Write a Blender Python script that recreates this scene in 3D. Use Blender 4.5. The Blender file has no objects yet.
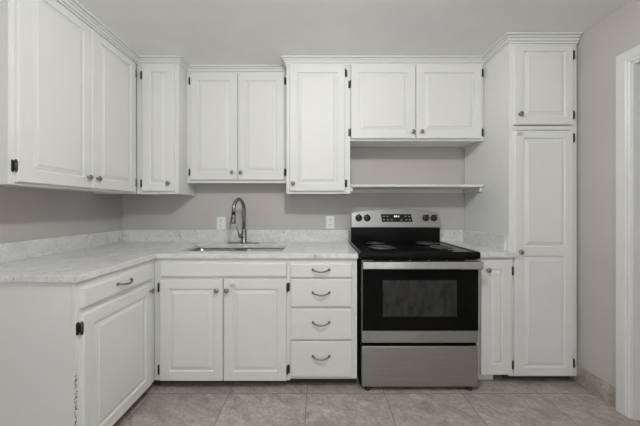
import bpy, bmesh, math, random
from mathutils import Vector, Matrix

random.seed(7)
scene = bpy.context.scene
COL = scene.collection
PI = math.pi

# ------------------------------------------------------------------ camera, sky light, exposure
CAM_Y, CAM_Z = -2.465, 1.165
cam_data = bpy.data.cameras.new('camera')
cam_data.sensor_fit = 'HORIZONTAL'
cam_data.sensor_width = 36.0
cam_data.lens = 36.0 * 284.0 / 640.0
cam_data.shift_x = 2.0 / 640.0
cam_data.shift_y = -5.0 / 640.0
cam_data.clip_start = 0.02
cam = bpy.data.objects.new('camera', cam_data)
COL.objects.link(cam)
cam.location = (0.0, CAM_Y, CAM_Z)
cam.rotation_euler = (PI / 2, 0, 0)
scene.camera = cam

world = bpy.data.worlds.new('daylight')
scene.world = world
world.use_nodes = True
wbg = world.node_tree.nodes['Background']
wbg.inputs['Color'].default_value = (0.985, 0.995, 1.0, 1)
WORLD_STRENGTH = 1.12
wbg.inputs['Strength'].default_value = WORLD_STRENGTH
LAMP_STRENGTH = 240.0

vs = scene.view_settings
vs.view_transform = 'Standard'
vs.look = 'None'
vs.gamma = 1.0
vs.use_curve_mapping = False
vs.exposure = 0.0


# ------------------------------------------------------------------ materials
def new_mat(name, color=(0.8, 0.8, 0.8), rough=0.5, metal=0.0, spec=0.5):
    m = bpy.data.materials.new(name)
    m.use_nodes = True
    b = m.node_tree.nodes['Principled BSDF']
    b.inputs['Base Color'].default_value = (*color, 1)
    b.inputs['Roughness'].default_value = rough
    b.inputs['Metallic'].default_value = metal
    b.inputs['Specular IOR Level'].default_value = spec
    return m


def nodes_of(m):
    nt = m.node_tree
    return nt, nt.nodes, nt.links, nt.nodes['Principled BSDF']


def coords(nt, scale=(1, 1, 1), kind='Object'):
    tc = nt.nodes.new('ShaderNodeTexCoord')
    mp = nt.nodes.new('ShaderNodeMapping')
    mp.inputs['Scale'].default_value = scale
    nt.links.new(tc.outputs[kind], mp.inputs['Vector'])
    return mp.outputs['Vector']


def noise(nt, vec, scale, detail=4.0, rough=0.55, dist=0.0):
    n = nt.nodes.new('ShaderNodeTexNoise')
    n.inputs['Scale'].default_value = scale
    n.inputs['Detail'].default_value = detail
    n.inputs['Roughness'].default_value = rough
    n.inputs['Distortion'].default_value = dist
    nt.links.new(vec, n.inputs['Vector'])
    return n.outputs['Fac']


def ramp(nt, fac, stops):
    r = nt.nodes.new('ShaderNodeValToRGB')
    els = r.color_ramp.elements
    while len(els) < len(stops):
        els.new(0.5)
    for e, (p, c) in zip(els, stops):
        e.position = p
        e.color = (*c, 1) if len(c) == 3 else c
    nt.links.new(fac, r.inputs['Fac'])
    return r.outputs['Color']


def mixc(nt, fac, a, b):
    m = nt.nodes.new('ShaderNodeMix')
    m.data_type = 'RGBA'
    for sock, v in ((m.inputs[0], fac), (m.inputs[6], a), (m.inputs[7], b)):
        if hasattr(v, 'node'):
            nt.links.new(v, sock)
        elif isinstance(v, tuple):
            sock.default_value = (*v, 1)
        else:
            sock.default_value = v
    return m.outputs[2]


def bump(nt, b, h, strength, dist=0.002):
    n = nt.nodes.new('ShaderNodeBump')
    n.inputs['Strength'].default_value = strength
    n.inputs['Distance'].default_value = dist
    nt.links.new(h, n.inputs['Height'])
    nt.links.new(n.outputs['Normal'], b.inputs['Normal'])


def mat_paint(name, color, rough, var=0.02, bscale=60, bstr=0.05):
    m = new_mat(name, color, rough)
    nt, N, L, b = nodes_of(m)
    v = coords(nt)
    n = noise(nt, v, 3.0, 5)
    lo = tuple(c * (1 - var) for c in color)
    hi = tuple(min(1, c * (1 + var)) for c in color)
    L.new(ramp(nt, n, [(0.3, lo), (0.7, hi)]), b.inputs['Base Color'])
    bump(nt, b, noise(nt, v, bscale, 3), bstr)
    return m


WHITE = (0.78, 0.78, 0.755)
M_cab = mat_paint('white_cabinet_paint', WHITE, 0.48, 0.015, 35, 0.06)
M_wall = mat_paint('grey_wall_paint', (0.545, 0.522, 0.50), 0.55, 0.03, 120, 0.12)
M_ceil = mat_paint('grey_ceiling_paint', (0.87, 0.865, 0.85), 0.6, 0.03, 90, 0.15)
M_trim = mat_paint('white_trim_paint', (0.76, 0.76, 0.74), 0.35, 0.015, 35, 0.05)
M_plastic = new_mat('white_plastic', (0.88, 0.88, 0.86), 0.35)
M_latch = new_mat('aged_clear_plastic', (0.58, 0.58, 0.55), 0.4)
M_slot = new_mat('outlet_slot_grey', (0.05, 0.05, 0.05), 0.5)
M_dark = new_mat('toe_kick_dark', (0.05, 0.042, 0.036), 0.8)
M_iron = new_mat('dark_iron', (0.06, 0.058, 0.055), 0.36, 0.6)
M_pewter = new_mat('pewter', (0.30, 0.295, 0.285), 0.28, 1.0)
M_pull = new_mat('antique_pewter', (0.20, 0.195, 0.185), 0.33, 1.0)
M_nickel = new_mat('brushed_nickel', (0.27, 0.265, 0.255), 0.28, 1.0)
M_chrome = new_mat('chrome', (0.75, 0.75, 0.74), 0.1, 1.0)
M_rubber = new_mat('black_rubber', (0.012, 0.012, 0.012), 0.6)
M_enamel = new_mat('black_enamel', (0.006, 0.006, 0.006), 0.14, 0.0, 0.12)
M_coil = new_mat('burner_coil_metal', (0.18, 0.18, 0.18), 0.24, 1.0)
M_glass = new_mat('black_oven_glass', (0.003, 0.003, 0.003), 0.06, 0.0, 0.12)
M_disp = new_mat('black_display', (0.006, 0.006, 0.006), 0.2)
M_mark = new_mat('panel_print', (0.35, 0.35, 0.35), 0.5)
M_knobblack = new_mat('black_knob_plastic', (0.012, 0.012, 0.012), 0.3)
M_emblem = new_mat('emblem_grey', (0.22, 0.22, 0.22), 0.4, 0.6)

# chipped paint on the end panel's front corner
M_cab.node_tree.nodes['Principled BSDF'].inputs['Specular IOR Level'].default_value = 0.36
M_end = mat_paint('chipped_white_cabinet_paint', WHITE, 0.48, 0.015, 35, 0.06)
nt, N, L, b = nodes_of(M_end)
base_link = b.inputs['Base Color'].links[0].from_socket
geo = N.new('ShaderNodeNewGeometry')
sep = N.new('ShaderNodeSeparateXYZ')
L.new(geo.outputs['Position'], sep.inputs[0])
mx = N.new('ShaderNodeMapRange')
mx.inputs[1].default_value = -1.069; mx.inputs[2].default_value = -1.058
L.new(sep.outputs['X'], mx.inputs[0])
mz = N.new('ShaderNodeMapRange')
mz.inputs[1].default_value = 0.60; mz.inputs[2].default_value = 0.42
L.new(sep.outputs['Z'], mz.inputs[0])
mul = N.new('ShaderNodeMath'); mul.operation = 'MULTIPLY'
L.new(mx.outputs[0], mul.inputs[0]); L.new(mz.outputs[0], mul.inputs[1])
my = N.new('ShaderNodeMapRange')
my.inputs[1].default_value = -1.212; my.inputs[2].default_value = -1.222
L.new(sep.outputs['Y'], my.inputs[0])
mulb = N.new('ShaderNodeMath'); mulb.operation = 'MULTIPLY'
L.new(mul.outputs[0], mulb.inputs[0]); L.new(my.outputs[0], mulb.inputs[1])
chipn = noise(nt, coords(nt, (1, 1, 0.55)), 210, 2)
mul2 = N.new('ShaderNodeMath'); mul2.operation = 'MULTIPLY'
L.new(mulb.outputs[0], mul2.inputs[0]); L.new(chipn, mul2.inputs[1])
fac = ramp(nt, mul2.outputs[0], [(0.48, (0, 0, 0)), (0.56, (1, 1, 1))])
L.new(mixc(nt, fac, base_link, (0.13, 0.115, 0.10)), b.inputs['Base Color'])


def mat_quartz():
    m = new_mat('white_quartz', (0.7, 0.7, 0.68), 0.22)
    nt, N, L, b = nodes_of(m)
    v = coords(nt)
    cloud = noise(nt, v, 9, 6, 0.6, 0.6)
    base = ramp(nt, cloud, [(0.3, (0.70, 0.70, 0.685)), (0.65, (0.84, 0.84, 0.825))])
    n2 = noise(nt, v, 34, 5, 0.6, 1.2)
    sp = ramp(nt, n2, [(0.30, (1, 1, 1)), (0.40, (0, 0, 0))])
    c1 = mixc(nt, sp, base, (0.47, 0.455, 0.44))
    n3 = noise(nt, v, 14, 7, 0.7, 2.0)
    vein = ramp(nt, n3, [(0.475, (0, 0, 0)), (0.497, (0.6, 0.6, 0.6)), (0.52, (0, 0, 0))])
    c2 = mixc(nt, vein, c1, (0.45, 0.435, 0.42))
    L.new(c2, b.inputs['Base Color'])
    return m


M_quartz = mat_quartz()


def mat_steel(name, color, rough, sc=(1, 1, 30)):
    m = new_mat(name, color, rough, 1.0)
    nt, N, L, b = nodes_of(m)
    v = coords(nt, sc)
    n = noise(nt, v, 4, 3)
    L.new(ramp(nt, n, [(0.3, tuple(c * 0.93 for c in color)), (0.7, tuple(c * 1.06 for c in color))]), b.inputs['Base Color'])
    n2 = noise(nt, coords(nt), 5, 4)
    mr = N.new('ShaderNodeMapRange')
    mr.inputs[3].default_value = rough - 0.03; mr.inputs[4].default_value = rough + 0.04
    L.new(n2, mr.inputs[0]); L.new(mr.outputs[0], b.inputs['Roughness'])
    return m


M_steel = mat_steel('brushed_stainless_steel', (0.44, 0.44, 0.43), 0.33)
M_bright = mat_steel('polished_stainless_steel', (0.66, 0.655, 0.645), 0.20, (9, 1, 1))
M_sink = mat_steel('sink_stainless_steel', (0.40, 0.395, 0.385), 0.32, (1, 30, 1))

# oven window: dark printed dot screen behind the glass
M_window = new_mat('oven_window_screen', (0.03, 0.03, 0.03), 0.12, 0.0, 0.2)
nt, N, L, b = nodes_of(M_window)
nn = noise(nt, coords(nt, (1, 1, 0.45)), 22, 3, 0.5, 0.8)
L.new(ramp(nt, nn, [(0.3, (0.020, 0.020, 0.020)), (0.7, (0.045, 0.045, 0.044))]), b.inputs['Base Color'])


def mat_tile(name, seams=True):
    m = new_mat(name, (0.3, 0.27, 0.24), 0.38)
    nt, N, L, b = nodes_of(m)
    tc = N.new('ShaderNodeTexCoord')
    mp = N.new('ShaderNodeMapping')
    L.new(tc.outputs['Object'], mp.inputs['Vector'])
    v = mp.outputs['Vector']
    T = 0.4875
    if seams:
        br = N.new('ShaderNodeTexBrick')
        mp2 = N.new('ShaderNodeMapping')
        # seams at x = -0.070 + k T, y = -0.680 + k T
        mp2.inputs['Location'].default_value = (0.070 + 4 * T, 0.680 + 12 * T, 0)
        L.new(tc.outputs['Object'], mp2.inputs['Vector'])
        L.new(mp2.outputs['Vector'], br.inputs['Vector'])
        br.offset = 0.0
        br.inputs['Scale'].default_value = 1.0
        br.inputs['Brick Width'].default_value = T
        br.inputs['Row Height'].default_value = T
        br.inputs['Mortar Size'].default_value = 0.0022
        br.inputs['Mortar Smooth'].default_value = 0.2
        br.inputs['Color1'].default_value = (0.2, 0.2, 0.2, 1)
        br.inputs['Color2'].default_value = (0.8, 0.8, 0.8, 1)
        # shift the stone pattern from tile to tile
        ad = N.new('ShaderNodeVectorMath'); ad.operation = 'ADD'
        L.new(v, ad.inputs[0]); L.new(br.outputs['Color'], ad.inputs[1])
        v = ad.outputs[0]
    wp = N.new('ShaderNodeMapping')
    wp.inputs['Scale'].default_value = (1.0, 1.0, 1.0)
    wp.inputs['Rotation'].default_value = (0, 0, 0.6)
    L.new(v, wp.inputs['Vector'])
    st = N.new('ShaderNodeMapping')
    st.inputs['Scale'].default_value = (1.0, 1.6, 1.6)
    L.new(wp.outputs['Vector'], st.inputs['Vector'])
    big = noise(nt, st.outputs['Vector'], 9.0, 9, 0.76, 0.7)
    c = ramp(nt, big, [(0.32, (0.215, 0.190, 0.164)), (0.45, (0.44, 0.398, 0.354)), (0.6, (0.58, 0.53, 0.475)), (0.70, (0.76, 0.70, 0.64))])
    blot = noise(nt, st.outputs['Vector'], 3.2, 5, 0.6, 1.0)
    c = mixc(nt, ramp(nt, blot, [(0.36, (0.55, 0.55, 0.55)), (0.58, (0, 0, 0))]), c, (0.29, 0.26, 0.225))
    fine = noise(nt, st.outputs['Vector'], 42, 4, 0.65, 0.5)
    c = mixc(nt, ramp(nt, fine, [(0.38, (0.55, 0.55, 0.55)), (0.56, (0, 0, 0))]), c, (0.24, 0.22, 0.197))
    if seams:
        c = mixc(nt, br.outputs['Fac'], c, (0.16, 0.14, 0.125))
    L.new(c, b.inputs['Base Color'])
    bump(nt, b, big, 0.08)
    return m


M_floor = mat_tile('stone_look_floor_tile')
M_basetile = mat_tile('stone_look_base_tile', False)

M_lamp = bpy.data.materials.new('lit_lamp_globe')
M_lamp.use_nodes = True
_b = M_lamp.node_tree.nodes['Principled BSDF']
_b.inputs['Base Color'].default_value = (0.9, 0.9, 0.9, 1)
_b.inputs['Emission Color'].default_value = (0.985, 1.0, 0.985, 1)
_b.inputs['Emission Strength'].default_value = LAMP_STRENGTH


# ------------------------------------------------------------------ mesh helpers
ROOTS = {}


class MB:
    def __init__(self):
        self.bm = bmesh.new()

    def merge(self, other):
        me = bpy.data.meshes.new('tmp')
        other.to_mesh(me)
        self.bm.from_mesh(me)
        bpy.data.meshes.remove(me)
        other.free()

    def box(self, x0, x1, y0, y1, z0, z1, bev=0.0, seg=2):
        t = bmesh.new()
        bmesh.ops.create_cube(t, size=1.0)
        for v in t.verts:
            v.co = Vector((x0 + (v.co.x + 0.5) * (x1 - x0), y0 + (v.co.y + 0.5) * (y1 - y0), z0 + (v.co.z + 0.5) * (z1 - z0)))
        if bev > 0:
            bmesh.ops.bevel(t, geom=t.edges[:], offset=bev, segments=seg, affect='EDGES', profile=0.5)
        self.merge(t)
        return self

    def tube(self, pts, r, seg=12, cap=True):
        """round tube along points; r is one radius or one per point"""
        pts = [Vector(p) for p in pts]
        rs = r if isinstance(r, (list, tuple)) else [r] * len(pts)
        t = bmesh.new()
        rings = []
        up = None
        for i, p in enumerate(pts):
            a = pts[max(i - 1, 0)]; c = pts[min(i + 1, len(pts) - 1)]
            d = (c - a)
            if d.length < 1e-9:
                d = Vector((0, 0, 1))
            d.normalize()
            if up is None:
                ref = Vector((0, 0, 1)) if abs(d.z) < 0.9 else Vector((1, 0, 0))
                up = d.cross(ref).normalized()
            else:
                up = (up - d * up.dot(d)).normalized()
            s = d.cross(up).normalized()
            rings.append([t.verts.new(p + (up * math.cos(2 * PI * k / seg) + s * math.sin(2 * PI * k / seg)) * rs[i]) for k in range(seg)])
        for i in range(len(rings) - 1):
            for k in range(seg):
                f = t.faces.new((rings[i][k], rings[i][(k + 1) % seg], rings[i + 1][(k + 1) % seg], rings[i + 1][k]))
                f.smooth = True
        if cap:
            t.faces.new(rings[0][::-1])
            t.faces.new(rings[-1])
        bmesh.ops.recalc_face_normals(t, faces=t.faces[:])
        self.merge(t)
        return self

    def lathe(self, base, axis, prof, seg=20):
        """prof: list of (radius, distance along the axis) from the base"""
        base = Vector(base); ax = Vector(axis).normalized()
        ref = Vector((0, 0, 1)) if abs(ax.z) < 0.9 else Vector((1, 0, 0))
        u = ax.cross(ref).normalized(); w = ax.cross(u)
        t = bmesh.new()
        rings = [[t.verts.new(base + ax * h + (u * math.cos(2 * PI * k / seg) + w * math.sin(2 * PI * k / seg)) * max(r, 1e-5)) for k in range(seg)] for r, h in prof]
        for i in range(len(rings) - 1):
            for k in range(seg):
                f = t.faces.new((rings[i][k], rings[i][(k + 1) % seg], rings[i + 1][(k + 1) % seg], rings[i + 1][k]))
                f.smooth = True
        t.faces.new(rings[0][::-1]); t.faces.new(rings[-1])
        bmesh.ops.recalc_face_normals(t, faces=t.faces[:])
        self.merge(t)
        return self

    def prism(self, outline, fn, w0, w1, bev=0.0):
        """outline: 2D points; fn(u, v, w) -> world; extruded between w0 and w1"""
        t = bmesh.new()
        a = [t.verts.new(fn(u, v, w0)) for u, v in outline]
        c = [t.verts.new(fn(u, v, w1)) for u, v in outline]
        t.faces.new(a[::-1]); front = t.faces.new(c)
        n = len(outline)
        for i in range(n):
            t.faces.new((a[i], a[(i + 1) % n], c[(i + 1) % n], c[i]))
        bmesh.ops.recalc_face_normals(t, faces=t.faces[:])
        if bev > 0:
            bmesh.ops.bevel(t, geom=list(front.edges), offset=bev, segments=2, affect='EDGES', profile=0.5)
        self.merge(t)
        return self

    def build(self, name, mat, parent=None):
        bmesh.ops.remove_doubles(self.bm, verts=self.bm.verts[:], dist=1e-6)
        root = parent
        while root is not None and root.parent is not None:
            root = root.parent
        if root is not None:
            off = Vector(ROOTS[root.name])
            for v in self.bm.verts:
                v.co -= off
        me = bpy.data.meshes.new(name)
        self.bm.to_mesh(me)
        self.bm.free()
        for p in me.polygons:
            pass
        me.materials.append(mat)
        o = bpy.data.objects.new(name, me)
        COL.objects.link(o)
        if parent is not None:
            o.parent = parent
        return o


def thing(name, label, cat, loc, group=None):
    o = bpy.data.objects.new(name, None)
    o.empty_display_size = 0.05
    COL.objects.link(o)
    o.location = loc
    ROOTS[o.name] = loc
    o['label'] = label
    o['category'] = cat
    if group:
        o['group'] = group
    return o


def structure(name, mb, mat, label=None):
    o = mb.build(name, mat)
    o['kind'] = 'structure'
    return o


def front(F):   # a face looking towards the room (-Y): u = x, v = z, w = out of the face
    return lambda u, v, w: Vector((u, F - w, v))


def side(F):    # a face looking to +X: u = y, v = z
    return lambda u, v, w: Vector((F + w, u, v))


def rounded(u0, u1, v0, v1, r, n=5):
    out = []
    for cx, cy, a0 in ((u1 - r, v1 - r, 0), (u0 + r, v1 - r, PI / 2), (u0 + r, v0 + r, PI), (u1 - r, v0 + r, 1.5 * PI)):
        for k in range(n + 1):
            a = a0 + PI / 2 * k / n
            out.append((cx + r * math.cos(a), cy + r * math.sin(a)))
    return out


def panel_door(fn, u0, u1, v0, v1, holes=(), t=0.019, edge=((0, 0), (0, 0.012), (0.0015, 0.016), (0.005, 0.019)), prof=((0, 0), (0.0025, -0.009), (0.0065, -0.010), (0.030, -0.003), (0.032, 0.0))):
    """slab door with raised panels; holes = (a0, a1, b0, b1) rectangles stacked in v and sharing a0, a1"""
    mb = MB()
    t_ = mb.bm
    us = sorted({u0, u1} | {h[0] for h in holes} | {h[1] for h in holes})
    vv = sorted({v0, v1} | {h[2] for h in holes} | {h[3] for h in holes})
    border = [(u, v0) for u in us] + [(u1, v) for v in vv[1:]] + [(u, v1) for u in us[::-1][1:]] + [(u0, v) for v in vv[::-1][1:-1]]

    def cl(p, ins):
        return (min(max(p[0], u0 + ins), u1 - ins), min(max(p[1], v0 + ins), v1 - ins))
    rings = []
    for ins, w in edge:
        rings.append([t_.verts.new(fn(*cl(p, ins), w)) for p in border])
    n = len(border)
    t_.faces.new(rings[0])
    for i in range(len(rings) - 1):
        for k in range(n):
            t_.faces.new((rings[i][k], rings[i][(k + 1) % n], rings[i + 1][(k + 1) % n], rings[i + 1][k]))
    ins, top = edge[-1]
    grid = {}

    def gv(i, j):
        if (i, j) not in grid:
            p = cl((us[i], vv[j]), ins)
            co = fn(p[0], p[1], top)
            hit = [v for v in rings[-1] if (v.co - co).length < 1e-7]
            grid[(i, j)] = hit[0] if hit else t_.verts.new(co)
        return grid[(i, j)]
    for i in range(len(us) - 1):
        for j in range(len(vv) - 1):
            q = [gv(i, j), gv(i + 1, j), gv(i + 1, j + 1), gv(i, j + 1)]
            hole = [h for h in holes if abs(h[0] - us[i]) < 1e-9 and abs(h[2] - vv[j]) < 1e-9]
            if hole:
                a0, a1, b0, b1 = hole[0]
                prev = q
                for k, (pi, ph) in enumerate(prof[1:]):
                    cur = [t_.verts.new(fn(a, c, top + ph)) for a, c in ((a0 + pi, b0 + pi), (a1 - pi, b0 + pi), (a1 - pi, b1 - pi), (a0 + pi, b1 - pi))]
                    for m in range(4):
                        t_.faces.new((prev[m], prev[(m + 1) % 4], cur[(m + 1) % 4], cur[m]))
                    prev = cur
                t_.faces.new(prev)
            else:
                t_.faces.new(q)
    bmesh.ops.recalc_face_normals(t_, faces=t_.faces[:])
    return mb


DRAWER_EDGE = ((0, 0), (0, 0.013), (0.0015, 0.017), (0.005, 0.019))


def add_knob(fn, u, v, parent, w=0.019):
    mb = MB()
    b0 = fn(u, v, w); b1 = fn(u, v, w + 1.0)
    mb.lathe(b0, b1 - b0, [(0.0085, 0), (0.0085, 0.002), (0.0055, 0.004), (0.0050, 0.011), (0.0085, 0.014), (0.0145, 0.0175), (0.0155, 0.0205), (0.0140, 0.0235), (0.0085, 0.0260), (0.001, 0.0268)], 18)
    return mb.build('knob', M_pewter, parent)


def add_hinge(fn, u, v, s, parent, h=0.056, lw=0.019):
    """partial-wrap hinge: s = +1 when the door lies on the +u side of the hinge"""
    mb = MB()
    ua, ub = sorted((u - s * lw, u - s * 0.001))
    mb.prism(rounded(ua, ub, v - h / 2, v + h / 2, min(0.007, (ub - ua) * 0.45), 4), fn, 0.0, 0.003, 0.001)
    ua, ub = sorted((u - s * 0.006, u + s * 0.0005))
    mb.prism([(ua, v - h * 0.30), (ub, v - h * 0.30), (ub, v + h * 0.30), (ua, v + h * 0.30)], fn, 0.002, 0.014)
    cu_ = u - s * 0.0045
    mb.tube([fn(cu_, v - h * 0.40, 0.0145), fn(cu_, v + h * 0.40, 0.0145)], 0.0062, 12)
    for q in (-0.40, 0.40):
        c0 = fn(cu_, v + h * q, 0.0145); d = fn(u, v + (1 if q > 0 else -1), 0) - fn(u, v, 0)
        mb.lathe(c0, d, [(0.0062, 0), (0.004, 0.002), (0.0048, 0.004), (0.001, 0.008)], 10)
    for q in (-0.3, 0.3):
        mb.lathe(fn(u - s * lw * 0.7, v + h * q, 0.003), fn(u, v, 1) - fn(u, v, 0), [(0.0026, 0), (0.0022, 0.0012), (0.0005, 0.0014)], 8)
    return mb.build('hinge', M_iron, parent)


def add_pull(fn, u, v, parent, half=0.052, w=0.019):
    mb = MB()
    pts, rs = [], []
    for k in range(17):
        a = k / 16.0
        s = math.sin(PI * a)
        pts.append(fn(u - half + 2 * half * a, v - 0.010 * s, w + 0.004 + 0.024 * s ** 0.6))
        rs.append(0.0034 + 0.0016 * s)
    mb.tube(pts, rs, 10)
    for sgn in (-1, 1):
        c0 = fn(u + sgn * half, v, w); ax = fn(u, v, w + 1) - fn(u, v, w)
        mb.lathe(c0, ax, [(0.0085, 0), (0.0085, 0.002), (0.0065, 0.005), (0.0045, 0.009), (0.001, 0.0105)], 14)
    return mb.build('pull_handle', M_pull, parent)


def add_latch(fn, u, v, parent, w=0.019):
    mb = MB()
    out = [(u + 0.021 * math.cos(2 * PI * k / 24), v + 0.013 * math.sin(2 * PI * k / 24)) for k in range(24)]
    mb.prism(out, fn, w, w + 0.003, 0.001)
    for q in (-0.008, 0.008):
        o2 = [(u + q + 0.006 * math.cos(2 * PI * k / 12), v + 0.007 * math.sin(2 * PI * k / 12)) for k in range(12)]
        mb.prism(o2, fn, w + 0.003, w + 0.006, 0.001)
    o = mb.build('child_latch', M_latch, parent)
    o['label'] = 'small white oval plastic latch pad'
    return o


def carcass(root, fn, u0, u1, v0, v1, depth, rails, stiles, lip=0.012, name='body', mat=None, back=True, top=True):
    """open box of panels behind a face frame; u along the face, v up, w out of the face (frame front at w = 0)"""
    T = 0.018
    mb = MB()

    def bx(a0, a1, b0, b1, c0, c1, bev=0.0):
        p, q = fn(a0, b0, c0), fn(a1, b1, c1)
        mb.box(min(p.x, q.x), max(p.x, q.x), min(p.y, q.y), max(p.y, q.y), min(p.z, q.z), max(p.z, q.z), bev, 1)
    bx(u0, u0 + T, v0, v1, -depth, -0.019)
    bx(u1 - T, u1, v0, v1, -depth, -0.019)
    bx(u0 + T, u1 - T, v0 + lip, v0 + lip + T, -depth, -0.019)
    if top:
        bx(u0 + T, u1 - T, v1 - T, v1, -depth, -0.019)
    if back:
        bx(u0 + T, u1 - T, v0 + lip + T, v1 - T, -depth, -depth + 0.006)
    for a, c in stiles:
        bx(a, c, v0, v1, -0.019, 0.0, 0.0012)
    ss = sorted(stiles)
    for a, c in rails:
        for i in range(len(ss) - 1):
            bx(ss[i][1], ss[i + 1][0], a, c, -0.019, -0.0002)
    return mb.build(name, mat or M_cab, root)


# ------------------------------------------------------------------ the room
XL, XR, ZC = -1.70, 1.735, 2.311
YN = -4.6
HX = 3.0
structure('floor', MB().box(XL - 0.1, HX, YN, 0.1, -0.06, 0.0), M_floor)
structure('ceiling', MB().box(XL - 0.1, HX, YN, 0.1, ZC, ZC + 0.06), M_ceil)
structure('wall_back', MB().box(XL - 0.1, XR + 0.12, 0.0, 0.1, 0.0, ZC), M_wall)
structure('wall_left', MB().box(XL - 0.1, XL, YN, 0.0, 0.0, ZC), M_wall)
DY0, DY1, DZ = -1.72, -0.888, 1.975      # doorway opening
wr = MB()
wr.box(XR, XR + 0.12, DY1, 0.0, 0.0, ZC)
wr.box(XR, XR + 0.12, YN, DY0, 0.0, ZC)
wr.box(XR, XR + 0.12, DY0, DY1, DZ, ZC)
structure('wall_right', wr, M_wall)
structure('wall_hall', MB().box(HX, HX + 0.1, YN, 0.1, 0.0, ZC), M_wall)
# doorway: jambs, stop and casing
dj = MB()
dj.box(XR - 0.002, XR + 0.122, DY1 - 0.018, DY1, 0.0, DZ - 0.018)
dj.box(XR - 0.002, XR + 0.122, DY0, DY0 + 0.018, 0.0, DZ - 0.018)
dj.box(XR - 0.002, XR + 0.122, DY0, DY1, DZ - 0.018, DZ)
structure('door_1', dj, M_trim)


def casing_profile(o):    # (distance across the casing from the opening, thickness)
    return [(0, 0), (0, 0.008), (0.006, 0.012), (0.012, 0.012), (0.014, 0.010), (0.020, 0.015), (0.066, 0.017), (0.070, 0.013), (0.070, 0)]


def sweep(path, prof, up_is_plane):
    """mitred sweep: path of (point, offset direction) pairs; prof of (a, b): a along the offset, b along up_is_plane"""
    mb = MB()
    t = mb.bm
    rings = [[t.verts.new(Vector(p) + Vector(d) * a + Vector(up_is_plane) * b_) for a, b_ in prof] for p, d in path]
    n = len(prof)
    for i in range(len(rings) - 1):
        for k in range(n):
            t.faces.new((rings[i][k], rings[i][(k + 1) % n], rings[i + 1][(k + 1) % n], rings[i + 1][k]))
    t.faces.new(rings[0][::-1]); t.faces.new(rings[-1])
    bmesh.ops.recalc_face_normals(t, faces=t.faces[:])
    return mb


R5 = 0.005
structure('trim_1', sweep([((XR, DY1 - R5, 0.0), (0, 1, 0)), ((XR, DY1 - R5, DZ - R5), (0, 1, 1)), ((XR, DY0 + R5, DZ - R5), (0, -1, 1)), ((XR, DY0 + R5, 0.0), (0, -1, 0))], casing_profile(0), (-1, 0, 0)), M_trim)
# tile base along the right wall
bb = MB()
bb.box(XR - 0.011, XR, DY1 + 0.067, -0.46, 0.0, 0.115, 0.0015, 1)
structure('baseboard_right', bb, M_basetile)

# crown moulding on the wall cabinets
CROWN = [(0.0, 0.0), (0.007, 0.0), (0.007, 0.009), (0.003, 0.011), (0.003, 0.014), (0.014, 0.016), (0.017, 0.024), (0.013, 0.027), (0.013, 0.030), (0.026, 0.033), (0.027, 0.041), (0.022, 0.0425), (0.022, 0.0445), (0.038, 0.046), (0.038, 0.054), (0.0, 0.054)]
ZK = ZC - 0.054
crown_run = sweep([((-1.699, -1.190, ZK), (0, -1, 0)), ((-1.374, -1.190, ZK), (1, -1, 0)), ((-1.374, -0.29, ZK), (1, -1, 0)), ((-1.067, -0.29, ZK), (1, -1, 0)), ((-1.067, -0.155, ZK), (1, -1, 0)), ((-0.244, -0.155, ZK), (0, -1, 0))], CROWN, (0, 0, 1))
crown_run.box(-1.392, -1.3735, -1.189, -0.291, ZK, ZC - 0.0005)
structure('trim_2', crown_run, M_cab)
structure('trim_3', sweep([((-0.242, -0.150, ZK), (-1, 0, 0)), ((-0.242, -0.29, ZK), (-1, -1, 0)), ((1.270, -0.29, ZK), (-1, -1, 0)), ((1.270, -0.575, ZK), (-1, -1, 0)), ((1.728, -0.575, ZK), (0, -1, 0))], CROWN, (0, 0, 1)), M_cab)

pc = MB()
pc.tube([(-0.400, -0.196, ZC - 0.004), (-0.385, -0.200, ZC - 0.002), (-0.365, -0.215, ZC - 0.010), (-0.345, -0.222, ZC - 0.016), (-0.325, -0.220, ZC - 0.013), (-0.305, -0.212, ZC - 0.006), (-0.290, -0.198, ZC - 0.003)], [0.001, 0.002, 0.0022, 0.002, 0.0022, 0.002, 0.001], 6)
structure('trim_4', pc, M_trim)

# ------------------------------------------------------------------ base cabinets
ZT = 0.842                # top of the base cabinets, underside of the worktop
# left run, facing +X
FB = -1.055
lb = thing('base_cabinet', 'white base cabinet on the left wall with chipped end panel, one drawer over one door', 'cabinet', (-1.40, -0.93, 0))
fs = side(FB)
carcass(lb, fs, -1.228, -0.6302, 0.052, ZT, 0.64, [(0.052, 0.075), (0.685, 0.725), (0.80, ZT)], [(-1.228, -1.190), (-0.700, -0.6302)], name='body', mat=M_end)
dr = panel_door(fs, -1.208, -0.690, 0.722, 0.808, edge=DRAWER_EDGE).build('drawer', M_cab, lb)
add_pull(fs, -0.945, 0.772, dr)
d = panel_door(fs, -1.208, -0.690, 0.062, 0.694, [(-1.148, -0.750, 0.122, 0.634)]).build('door', M_cab, lb)
add_knob(fs, -0.716, 0.655, d)
add_hinge(fs, -1.209, 0.635, 1, d)
add_hinge(fs, -1.209, 0.120, 1, d)
MB().box(-1.69, -1.115, -1.20, -0.634, 0.0, 0.052).build('toe_kick', M_dark, lb)

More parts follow.
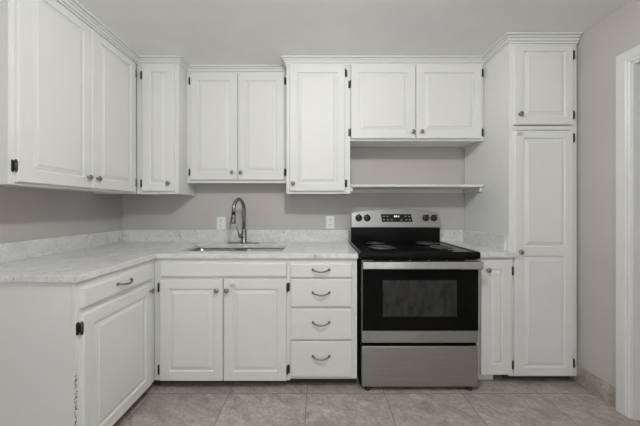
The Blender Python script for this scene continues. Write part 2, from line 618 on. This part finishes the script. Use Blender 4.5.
# back run, facing -Y
FY = -0.63
ff = front(FY)
sb = thing('sink_base_cabinet', 'white base cabinet under the sink with two raised-panel doors below a plain false front', 'cabinet', (-0.62, -0.32, 0))
carcass(sb, ff, -1.0545, -0.181, 0.052, ZT, 0.62, [(0.052, 0.07), (0.70, 0.735), (0.80, ZT)], [(-1.0545, -1.010), (-0.630, -0.590), (-0.210, -0.181)], back=True, top=False)
panel_door(ff, -1.011, -0.200, 0.727, 0.811, edge=DRAWER_EDGE).build('false_front', M_cab, sb)
for (u0, u1, ku, hu, s) in ((-1.016, -0.611, -0.645, -1.017, 1), (-0.606, -0.202, -0.580, -0.201, -1)):
    d = panel_door(ff, u0, u1, 0.056, 0.708, [(u0 + 0.060, u1 - 0.060, 0.118, 0.648)]).build('door', M_cab, sb)
    add_knob(ff, ku, 0.640, d)
    add_hinge(ff, hu, 0.655, s, d)
    add_hinge(ff, hu, 0.125, s, d)
    if s < 0:
        add_latch(ff, -0.544, 0.670, d)
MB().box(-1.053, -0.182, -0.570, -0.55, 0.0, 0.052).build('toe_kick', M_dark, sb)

db = thing('drawer_base_cabinet', 'white base cabinet with a stack of four plain drawers beside the stove', 'cabinet', (0.03, -0.32, 0))
carcass(db, ff, -0.1805, 0.252, 0.062, ZT, 0.62, [(0.062, 0.10), (0.300, 0.325), (0.515, 0.535), (0.705, 0.725), (0.80, ZT)], [(-0.1805, -0.160), (0.210, 0.252)])
for z0, z1, hz in ((0.720, 0.806, 0.770), (0.533, 0.711, 0.623), (0.322, 0.519, 0.433), (0.084, 0.310, 0.217)):
    dr = panel_door(ff, -0.175, 0.219, z0, z1, edge=DRAWER_EDGE).build('drawer', M_cab, db)
    add_pull(ff, 0.019, hz, dr)
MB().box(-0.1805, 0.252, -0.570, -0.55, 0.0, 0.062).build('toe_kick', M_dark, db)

FR = -0.5765
fr = front(FR)
nb = thing('narrow_base_cabinet', 'narrow white base cabinet with one door between the stove and the pantry', 'cabinet', (1.17, -0.30, 0))
carcass(nb, fr, 1.050, 1.268, 0.062, ZT, 0.56, [(0.062, 0.09), (0.80, ZT)], [(1.050, 1.085), (1.250, 1.268)])
d = panel_door(fr, 1.073, 1.279, 0.064, 0.824, [(1.138, 1.222, 0.134, 0.764)], prof=((0, 0), (0.0025, -0.009), (0.006, -0.010), (0.023, -0.003), (0.025, 0.0))).build('door', M_cab, nb)
add_knob(fr, 1.115, 0.758, d)
add_hinge(fr, 1.280, 0.130, -1, d, lw=0.0062)
add_hinge(fr, 1.280, 0.750, -1, d, lw=0.0062)
MB().box(1.050, 1.19, -0.535, -0.515, 0.0, 0.062).build('toe_kick', M_cab, nb)

# pantry
FP = -0.575
fp = front(FP)
pn = thing('pantry_cabinet', 'tall white pantry cabinet in the right corner with a small door over a tall door', 'cabinet', (1.49, -0.29, 0))
carcass(pn, fp, 1.270, 1.722, 0.046, ZC - 0.002, 0.570, [(0.046, 0.07), (1.685, 1.712), (2.24, ZC - 0.002)], [(1.270, 1.305), (1.676, 1.722)])
d = panel_door(fp, 1.293, 1.684, 1.715, 2.246, [(1.356, 1.634, 1.768, 2.200)]).build('upper_door', M_cab, pn)
add_knob(fp, 1.327, 1.782, d)
add_hinge(fp, 1.6855, 2.178, -1, d)
add_hinge(fp, 1.6855, 1.781, -1, d)
d = panel_door(fp, 1.297, 1.684, 0.056, 1.678, [(1.356, 1.634, 0.114, 0.850), (1.356, 1.634, 0.910, 1.628)]).build('lower_door', M_cab, pn)
add_knob(fp, 1.329, 0.876, d)
add_hinge(fp, 1.6855, 1.628, -1, d)
add_hinge(fp, 1.6855, 0.139, -1, d)
add_latch(fp, 1.331, 1.653, d)
MB().box(1.275, 1.718, -0.525, -0.505, 0.0, 0.046).build('toe_kick', M_dark, pn)
hk = MB()
hk.lathe((1.2695, -0.465, 1.470), (-1, 0, 0), [(0.006, 0), (0.006, 0.002), (0.002, 0.003), (0.002, 0.006)], 10)
hk.tube([(1.264, -0.465, 1.470), (1.258, -0.465, 1.466), (1.256, -0.465, 1.458), (1.258, -0.465, 1.452), (1.254, -0.465, 1.452), (1.252, -0.465, 1.458)], 0.0018, 8)
hk.build('hook', M_plastic, pn)

# ------------------------------------------------------------------ wall cabinets
# left wall, facing +X
fu = side(-1.39)
lu = thing('wall_cabinet', 'white wall cabinet with two wide doors hung along the left wall', 'cabinet', (-1.55, -0.75, 1.275))
carcass(lu, fu, -1.190, -0.292, 1.272, 2.305, 0.308, [(1.272, 1.29), (2.25, 2.305)], [(-1.190, -1.150), (-0.76, -0.71), (-0.330, -0.292)])
for (u0, u1, ku, hu, s) in ((-1.166, -0.741, -0.773, -1.167, 1), (-0.737, -0.326, -0.703, -0.325, -1)):
    d = panel_door(fu, u0, u1, 1.284, 2.2562, [(u0 + 0.064, u1 - 0.054, 1.346, 2.208)]).build('door', M_cab, lu)
    add_knob(fu, ku, 1.349, d)
    add_hinge(fu, hu, 1.358, s, d, lw=0.012)
    add_hinge(fu, hu, 2.180, s, d, lw=0.012)

fw = front(-0.29)
cu = thing('wall_cabinet', 'narrow white wall cabinet with one door in the left corner', 'cabinet', (-1.22, -0.15, 1.275))
carcass(cu, fw, -1.389, -1.067, 1.272, 2.305, 0.285, [(1.272, 1.30), (2.25, 2.305)], [(-1.389, -1.335), (-1.100, -1.067)])
d = panel_door(fw, -1.339, -1.093, 1.292, 2.262, [(-1.279, -1.153, 1.354, 2.200)]).build('door', M_cab, cu)
add_knob(fw, -1.131, 1.353, d)
add_hinge(fw, -1.340, 1.353, 1, d)
add_hinge(fw, -1.340, 2.178, 1, d)

fm = front(-0.155)
mu = thing('wall_cabinet', 'shallow white wall cabinet with two doors above the sink faucet', 'cabinet', (-0.65, -0.08, 1.37))
carcass(mu, fm, -1.066, -0.243, 1.368, 2.305, 0.150, [(1.368, 1.40), (2.25, 2.305)], [(-1.066, -1.025), (-0.67, -0.63), (-0.282, -0.243)])
for (u0, u1, ku, hu, s) in ((-1.033, -0.651, -0.690, -1.034, 1), (-0.647, -0.274, -0.620, -0.273, -1)):
    d = panel_door(fm, u0, u1, 1.391, 2.256, [(u0 + 0.060, u1 - 0.060, 1.455, 2.194)]).build('door', M_cab, mu)
    add_knob(fm, ku, 1.452, d)
    add_hinge(fm, hu, 1.455, s, d)
    add_hinge(fm, hu, 2.195, s, d)

tu = thing('wall_cabinet', 'tall white wall cabinet with one door left of the open shelf', 'cabinet', (0.0, -0.15, 1.275))
carcass(tu, fw, -0.242, 0.246, 1.274, 2.305, 0.285, [(1.274, 1.30), (2.25, 2.305)], [(-0.242, -0.205), (0.195, 0.246)])
d = panel_door(fw, -0.217, 0.205, 1.293, 2.258, [(-0.159, 0.147, 1.353, 2.196)]).build('door', M_cab, tu)
add_knob(fw, -0.188, 1.352, d)
add_hinge(fw, 0.206, 2.195, -1, d)
add_hinge(fw, 0.206, 1.352, -1, d)

ou = thing('wall_cabinet', 'short white wall cabinet with two doors above the stove and open shelf', 'cabinet', (0.76, -0.15, 1.68))
carcass(ou, fw, 0.248, 1.268, 1.680, 2.305, 0.285, [(1.680, 1.71), (2.25, 2.305)], [(0.248, 0.270), (0.72, 0.77), (1.240, 1.268)])
for (u0, u1, ku, hu, s) in ((0.251, 0.742, 0.718, 0.2505, 1), (0.746, 1.246, 0.785, 1.247, -1)):
    d = panel_door(fw, u0, u1, 1.692, 2.254, [(u0 + 0.060, u1 - 0.060, 1.752, 2.194)]).build('door', M_cab, ou)
    add_knob(fw, ku, 1.743, d)
    add_hinge(fw, hu + (0.0 if s < 0 else -0.0), 1.742, s, d)
    add_hinge(fw, hu, 2.110 if s > 0 else 2.195, s, d)

# open shelf over the stove
sh = thing('wall_shelf', 'white open shelf on cleats under the short cabinet above the stove', 'shelf', (0.76, -0.15, 1.30))
MB().box(0.248, 1.268, -0.295, -0.001, 1.327, 1.344, 0.002, 1).build('board', M_cab, sh)
MB().box(0.268, 1.248, -0.020, -0.001, 1.293, 1.3265, 0.001, 1).build('cleat', M_cab, sh)
MB().box(1.248, 1.268, -0.275, -0.001, 1.293, 1.3265, 0.001, 1).build('cleat', M_cab, sh)
MB().box(0.248, 0.268, -0.275, -0.001, 1.293, 1.3265, 0.001, 1).build('cleat', M_cab, sh)

# ------------------------------------------------------------------ worktops
ZW = 0.8723


def slab(xs, ys, keep, z0, z1, bev=0.003):
    mb = MB()
    t = mb.bm
    V = {}

    def vert(i, j):
        if (i, j) not in V:
            V[(i, j)] = t.verts.new((xs[i], ys[j], z0))
        return V[(i, j)]
    faces = []
    for i in range(len(xs) - 1):
        for j in range(len(ys) - 1):
            if keep((xs[i] + xs[i + 1]) / 2, (ys[j] + ys[j + 1]) / 2):
                faces.append(t.faces.new((vert(i, j), vert(i + 1, j), vert(i + 1, j + 1), vert(i, j + 1))))
    r = bmesh.ops.extrude_face_region(t, geom=faces, use_keep_orig=True)
    for g in r['geom']:
        if isinstance(g, bmesh.types.BMVert):
            g.co.z = z1
    bmesh.ops.recalc_face_normals(t, faces=t.faces[:])
    ed = [e for e in t.edges if len(e.link_faces) == 2 and e.calc_face_angle(0) > 0.5 and (e.verts[0].co.z > z1 - 1e-6 or e.verts[1].co.z > z1 - 1e-6 or True)]
    bmesh.ops.bevel(t, geom=ed, offset=bev, segments=2, affect='EDGES', profile=0.5)
    return mb


SX0, SX1, SY0, SY1 = -0.956, -0.245, -0.535, -0.190
ct = thing('countertop', 'long white speckled quartz countertop holding the sink, with low backsplash, left of the stove', 'countertop', (-1.0, -0.4, ZT))
slab([-1.699, -1.037, SX0, SX1, 0.258], [-1.239, -0.65, SY0, SY1, -0.001],
     lambda x, y: (x < -1.037 or y > -0.65) and not (SX0 < x < SX1 and SY0 < y < SY1), ZT + 0.0005, ZW).build('slab', M_quartz, ct)
MB().box(-1.678, 0.262, -0.021, -0.001, ZW, 0.976, 0.0015, 1).build('backsplash', M_quartz, ct)
MB().box(-1.699, -1.679, -1.239, -0.001, ZW, 0.976, 0.0015, 1).build('backsplash', M_quartz, ct)

cr = thing('countertop', 'short white speckled quartz countertop between the stove and the pantry', 'countertop', (1.15, -0.3, ZT))
rs_ = MB()
rs_.prism([(1.036, -0.001), (1.036, -0.607), (1.305, -0.607), (1.305, -0.596), (1.267, -0.596), (1.267, -0.001)][::-1], lambda u, v, w: Vector((u, v, w)), ZT + 0.0005, ZW, 0.003)
rs_.build('slab', M_quartz, cr)
MB().box(1.036, 1.248, -0.021, -0.001, ZW, 0.976, 0.0015, 1).build('backsplash', M_quartz, cr)
MB().box(1.249, 1.2685, -0.560, -0.001, ZW, 0.976, 0.0015, 1).build('backsplash', M_quartz, cr)

# ------------------------------------------------------------------ sink and faucet
sk = thing('kitchen_sink', 'stainless steel double-bowl sink set into the countertop under the faucet', 'sink', (-0.6, -0.36, 0.64))


def basin(x0, x1, y0, y1, ztop, zbot):
    mb = MB()
    t = mb.bm

    def ring(ins, z, r):
        return [t.verts.new((u, v, z)) for u, v in rounded(x0 + ins, x1 - ins, y0 + ins, y1 - ins, r, 5)]
    prof = [(-0.012, ztop, 0.05), (0.0, ztop, 0.045), (0.003, ztop - 0.01, 0.045), (0.008, zbot + 0.03, 0.045), (0.018, zbot + 0.008, 0.05), (0.04, zbot, 0.06), (0.10, zbot - 0.003, 0.04)]
    rings = [ring(*p) for p in prof]
    n = len(rings[0])
    for i in range(len(rings) - 1):
        for k in range(n):
            f = t.faces.new((rings[i][k], rings[i][(k + 1) % n], rings[i + 1][(k + 1) % n], rings[i + 1][k]))
            f.smooth = i > 1
    t.faces.new(rings[-1])
    for f in t.faces:
        f.normal_update()
    bmesh.ops.recalc_face_normals(t, faces=t.faces[:])
    r = bmesh.ops.solidify(t, geom=t.faces[:], thickness=0.0012)
    return mb


XM = -0.600
for bx0, bx1 in ((SX0 + 0.004, XM - 0.016), (XM + 0.016, SX1 - 0.004)):
    bs = basin(bx0, bx1, SY0 + 0.004, SY1 - 0.004, ZT - 0.004, 0.655).build('basin', M_sink, sk)
    MB().lathe(((bx0 + bx1) / 2, (SY0 + SY1) / 2, 0.652), (0, 0, 1), [(0.045, 0), (0.045, 0.004), (0.038, 0.005), (0.032, 0.003), (0.005, 0.003), (0.004, 0.008), (0.001, 0.008)], 24).build('drain', M_chrome, bs)

fc = thing('faucet', 'brushed nickel gooseneck pull-down faucet standing behind the sink', 'faucet', (-0.615, -0.105, ZW))
fx, fy = -0.615, -0.105
dp = MB()
dp.prism([(fx + (0.1 if math.cos(a) > 0 else -0.1) + 0.027 * math.cos(a), fy + 0.027 * math.sin(a)) for a in [2 * PI * (k + 0.5) / 32 for k in range(32)]], lambda u, v, w: Vector((u, v, w)), ZW, ZW + 0.006, 0.002)
dp.build('deck_plate', M_nickel, fc)
bd = MB()
bd.lathe((fx, fy, ZW + 0.006), (0, 0, 1), [(0.026, 0), (0.026, 0.004), (0.0215, 0.010), (0.0215, 0.105), (0.0195, 0.112), (0.0150, 0.116)], 22)
bd.build('column', M_nickel, fc)
hd = MB()
hd.lathe((fx - 0.014, fy - 0.010, ZW + 0.062), (-0.75, -0.66, 0.0), [(0.016, 0), (0.0175, 0.008), (0.0175, 0.022), (0.013, 0.029), (0.001, 0.031)], 16)
hd.tube([(fx - 0.032, fy - 0.026, ZW + 0.066), (fx - 0.040, fy - 0.030, ZW + 0.095), (fx - 0.050, fy - 0.034, ZW + 0.135), (fx - 0.053, fy - 0.035, ZW + 0.150)], [0.0060, 0.0052, 0.0060, 0.0030], 10)
hd.build('lever_handle', M_nickel, fc)
sp = MB()
dirv = Vector((-0.20, -0.98, 0)).normalized()
R = 0.088
base = Vector((fx, fy, 0))
zt = ZW + 0.274
pts = [Vector((fx, fy, ZW + 0.112)), Vector((fx, fy, ZW + 0.2)), Vector((fx, fy, zt - 0.03))]
for k in range(0, 19):
    a = PI * k / 18 * 0.97
    pts.append(base + dirv * (R - R * math.cos(a)) + Vector((0, 0, zt + R * math.sin(a))))
pts.append(pts[-1] + Vector((0, 0, -0.028)) + dirv * 0.002)
sp.tube(pts, 0.0142, 14)
sp.build('spout', M_nickel, fc)
end = pts[-1]
MB().lathe(end, (dirv.x * 0.08, dirv.y * 0.08, -1), [(0.0142, 0), (0.0150, 0.003), (0.0150, 0.010), (0.0142, 0.013)], 16).build('collar', M_rubber, fc)
e2 = end + Vector((0, 0, -0.013)) + dirv * 0.001
spr = MB().lathe(e2, (dirv.x * 0.08, dirv.y * 0.08, -1), [(0.0150, 0), (0.0160, 0.010), (0.0190, 0.040), (0.0220, 0.058), (0.0220, 0.066), (0.0190, 0.069), (0.001, 0.068)], 18).build('spray_head', M_nickel, fc)
bt = MB()
q = e2 + dirv * 0.016 + Vector((0, 0, -0.030))
bt.lathe(q, dirv, [(0.008, -0.004), (0.008, 0.003), (0.005, 0.005), (0.001, 0.005)], 12)
bt.build('spray_button', M_rubber, spr)


# ------------------------------------------------------------------ wall outlets
def outlet(x0, x1, z0, z1, label):
    cx, cz = (x0 + x1) / 2, (z0 + z1) / 2
    r = thing('wall_outlet', label, 'outlet', (cx, 0, cz), 'wall outlets above the backsplash')
    fo = front(-0.0005)
    MB().prism(rounded(x0, x1, z0, z1, 0.004, 3), fo, 0, 0.006, 0.002).build('cover_plate', M_plastic, r)
    for q in (-0.0235, 0.0235):
        rc = MB().prism(rounded(cx - 0.017, cx + 0.017, cz + q - 0.0145, cz + q + 0.0145, 0.009, 4), fo, 0.006, 0.0075, 0.0006).build('receptacle', M_plastic, r)
        s = MB()
        for dx in (-0.007, 0.007):
            s.box(cx + dx - 0.0019, cx + dx + 0.0019, -0.0085, -0.0078, cz + q - 0.001, cz + q + 0.008)
        s.lathe((cx, -0.0078, cz + q - 0.007), (0, -1, 0), [(0.0026, 0), (0.0026, 0.0007)], 10)
        s.build('slots', M_slot, rc)
    MB().lathe((cx, -0.0065, cz), (0, -1, 0), [(0.003, 0), (0.0025, 0.001), (0.0005, 0.0012)], 10).build('screw', M_pewter, r)


outlet(-0.877, -0.801, 0.978, 1.088, 'white wall outlet left of the faucet above the backsplash')
outlet(0.070, 0.142, 0.986, 1.096, 'white wall outlet beside the stove above the drawer cabinet')

# ------------------------------------------------------------------ stove
sv = thing('stove', 'stainless steel electric range with black coil cooktop and black oven window', 'stove', (0.64, -0.35, 0))
X0, X1 = 0.264, 1.026
bdy = MB()
bdy.box(X0 + 0.004, X1 - 0.004, -0.635, -0.055, 0.030, 0.846, 0.003, 1)
bdy.build('body', M_enamel, sv)
for lx in (X0 + 0.055, X1 - 0.055):
    for ly in (-0.638, -0.12):
        MB().lathe((lx, ly, 0.0), (0, 0, 1), [(0.017, 0), (0.019, 0.004), (0.019, 0.014), (0.010, 0.018), (0.010, 0.031)], 14).build('foot', M_rubber, sv)
# cooktop: shallow tray with a raised rim
ck = MB()
t = ck.bm
prof = [(0.004, 0.844), (0.0, 0.850), (0.0, 0.880), (0.003, 0.886), (0.008, 0.889), (0.014, 0.8885), (0.022, 0.883), (0.030, 0.882)]
CY0, CY1 = -0.682, -0.100
rings = [[t.verts.new((u, v, z)) for u, v in rounded(X0 + i_, X1 - i_, CY0 + i_, CY1, 0.012, 4)] for i_, z in prof]
n = len(rings[0])
t.faces.new(rings[0])
for i in range(len(rings) - 1):
    for k in range(n):
        t.faces.new((rings[i][k], rings[i][(k + 1) % n], rings[i + 1][(k + 1) % n], rings[i + 1][k])).smooth = True
t.faces.new(rings[-1])
bmesh.ops.recalc_face_normals(t, faces=t.faces[:])
ck.build('cooktop', M_enamel, sv)
for bx_, by_, br_ in ((0.445, -0.255, 0.076), (0.440, -0.500, 0.094), (0.838, -0.255, 0.094), (0.843, -0.500, 0.076)):
    bowl = MB().lathe((bx_, by_, 0.8815), (0, 0, 1), [(br_ + 0.016, 0), (br_ + 0.016, 0.003), (br_ + 0.012, 0.0045), (br_ + 0.008, 0.003), (br_ - 0.01, 0.001), (0.02, 0.0008)], 36).build('drip_bowl', M_enamel, sv)
    cl = MB()
    turns = 4
    pts = []
    for k in range(turns * 28 + 1):
        a = 2 * PI * k / 28
        rr = 0.018 + (br_ - 0.018) * k / (turns * 28)
        pts.append((bx_ + rr * math.cos(a), by_ + rr * math.sin(a), 0.8945))
    cl.tube(pts, 0.0052, 8)
    for a in (0.5, 0.5 + 2 * PI / 3, 0.5 + 4 * PI / 3):
        cl.tube([(bx_ + 0.01 * math.cos(a), by_ + 0.01 * math.sin(a), 0.8875), (bx_ + (br_ + 0.008) * math.cos(a), by_ + (br_ + 0.008) * math.sin(a), 0.8875)], 0.0022, 6)
    cl.build('coil_burner', M_coil, sv)
# backguard
bg = MB()
bg.box(X0 + 0.012, X1 - 0.014, -0.112, -0.062, 0.846, 1.012, 0.004, 1)
bg.build('backguard', M_enamel, sv)


def bgf(u, v, w):    # tilted face of the control panel
    k = (v - 1.0) / 0.16
    return Vector((u, -0.128 + 0.030 * k - w * 0.98, v + w * 0.18))


xa, xb = X0 + 0.010, X1 - 0.012
outl = [(xa, 1.004), (xb, 1.004), (xb + 0.0, 1.05), (xb - 0.006, 1.112), (xb - 0.012, 1.126)]
for k in range(1, 20):
    f_ = k / 20.0
    outl.append((xb - 0.016 + (xa + 0.008 - xb + 0.016) * f_, 1.130 + 0.030 * math.sin(PI * f_) ** 0.9))
outl += [(xa + 0.004, 1.126), (xa, 1.112)]
pb = MB().prism(outl, bgf, -0.030, 0.0, 0.004).build('control_panel', M_steel, sv)
dsp = MB().prism([(0.528, 1.050), (0.782, 1.050), (0.772, 1.114), (0.522, 1.114)], bgf, 0.0005, 0.002).build('display', M_disp, pb)
for u, v in ((0.545, 1.095), (0.575, 1.095), (0.545, 1.068), (0.578, 1.068), (0.610, 1.066), (0.690, 1.066), (0.726, 1.095), (0.756, 1.095), (0.730, 1.068), (0.760, 1.068)):
    MB().prism([(u - 0.008, v - 0.003), (u + 0.008, v - 0.003), (u + 0.008, v + 0.003), (u - 0.008, v + 0.003)], bgf, 0.002, 0.0024).build('button', M_mark, pb)
M_digits = bpy.data.materials.new('lit_clock_digits')
M_digits.use_nodes = True
_d = M_digits.node_tree.nodes['Principled BSDF']
_d.inputs['Base Color'].default_value = (0.6, 0.6, 0.6, 1)
_d.inputs['Emission Color'].default_value = (0.95, 0.97, 1.0, 1)
_d.inputs['Emission Strength'].default_value = 0.8
dg = MB()
for u0, u1, v0, v1 in ((0.631, 0.637, 1.086, 1.104), (0.641, 0.657, 1.090, 1.102), (0.666, 0.672, 1.088, 1.102)):
    dg.prism([(u0, v0), (u1, v0), (u1, v1), (u0, v1)], bgf, 0.002, 0.0024)
dg.build('clock_digits', M_digits, pb)
for ku in (0.338, 0.407, 0.893, 0.959):
    p0 = bgf(ku, 1.082, 0.0); ax = bgf(ku, 1.082, 1.0) - p0
    kb = MB().lathe(p0, ax, [(0.0285, 0), (0.0285, 0.004), (0.0255, 0.007), (0.0235, 0.016), (0.0215, 0.018), (0.001, 0.018)], 22)
    pu = 0.0045
    rot = 0.0 if ku < 0.6 else 0.6
    pts2 = []
    for a, c in ((-pu, -0.021), (pu, -0.021), (pu, 0.029), (-pu, 0.029)):
        pts2.append((ku + a * math.cos(rot) + c * math.sin(rot), 1.082 - a * math.sin(rot) + c * math.cos(rot)))
    kb.prism(pts2, bgf, 0.004, 0.028, 0.001)
    kb.build('control_knob', M_knobblack, pb)
# oven door
od = MB()
od.box(X0 + 0.014, X1 - 0.006, -0.662, -0.637, 0.308, 0.838, 0.003, 1)
od_ = od.build('oven_door', M_steel, sv)
MB().box(X0 + 0.018, X1 - 0.009, -0.667, -0.6615, 0.386, 0.800, 0.002, 1).build('glass_front', M_glass, od_)
MB().box(0.410, 0.880, -0.6678, -0.6672, 0.478, 0.708).build('window', M_window, od_)
# vent slots above the handle
vt = MB()
for k in range(5):
    a = X0 + 0.09 + k * 0.118
    vt.box(a, a + 0.105, -0.6640, -0.6615, 0.8385 - 0.010, 0.8365)
vt.build('vent_slots', M_rubber, od_)
hb = MB()
hb.box(X0 + 0.012, X1 - 0.008, -0.722, -0.700, 0.787, 0.834, 0.006, 3)
for ex in (X0 + 0.014, X1 - 0.045):
    hb.box(ex, ex + 0.034, -0.704, -0.660, 0.792, 0.822, 0.004, 2)
hb.build('handle', M_bright, od_)
lg = MB()
lc = Vector((0.645, -0.6625, 0.347))
lg.tube([(lc.x + 0.016 * math.cos(2 * PI * k / 28), lc.y, lc.z + 0.016 * math.sin(2 * PI * k / 28)) for k in range(29)], 0.0013, 6)
for s in (-1, 1):
    lg.tube([(lc.x + s * (0.002 + 0.007 * math.sin(PI * k / 8)), lc.y, lc.z + 0.009 - 0.018 * k / 8) for k in range(9)], 0.0010, 6)
lg.build('emblem', M_emblem, od_)
# storage drawer
sd = MB()
sd.box(X0 + 0.014, X1 - 0.008, -0.664, -0.637, 0.030, 0.288, 0.005, 2)
sd.build('storage_drawer', M_steel, sv)

# ------------------------------------------------------------------ ceiling lamp that lights the room
lp = thing('ceiling_lamp', 'lit globe lamp on the ceiling in front of the sink wall', 'lamp', (0.04, -1.88, ZC))
MB().lathe((0.04, -1.88, ZC), (0, 0, -1), [(0.075, 0), (0.075, 0.012), (0.055, 0.028), (0.030, 0.036), (0.028, 0.060)], 28).build('ceiling_canopy', M_nickel, lp)
MB().lathe((0.04, -1.88, ZC - 0.055), (0, 0, -1), [(0.070 * math.sin(PI * max(0.12, k / 16)), 0.065 - 0.070 * math.cos(PI * max(0.12, k / 16))) for k in range(2, 17)], 28).build('globe', M_lamp, lp)
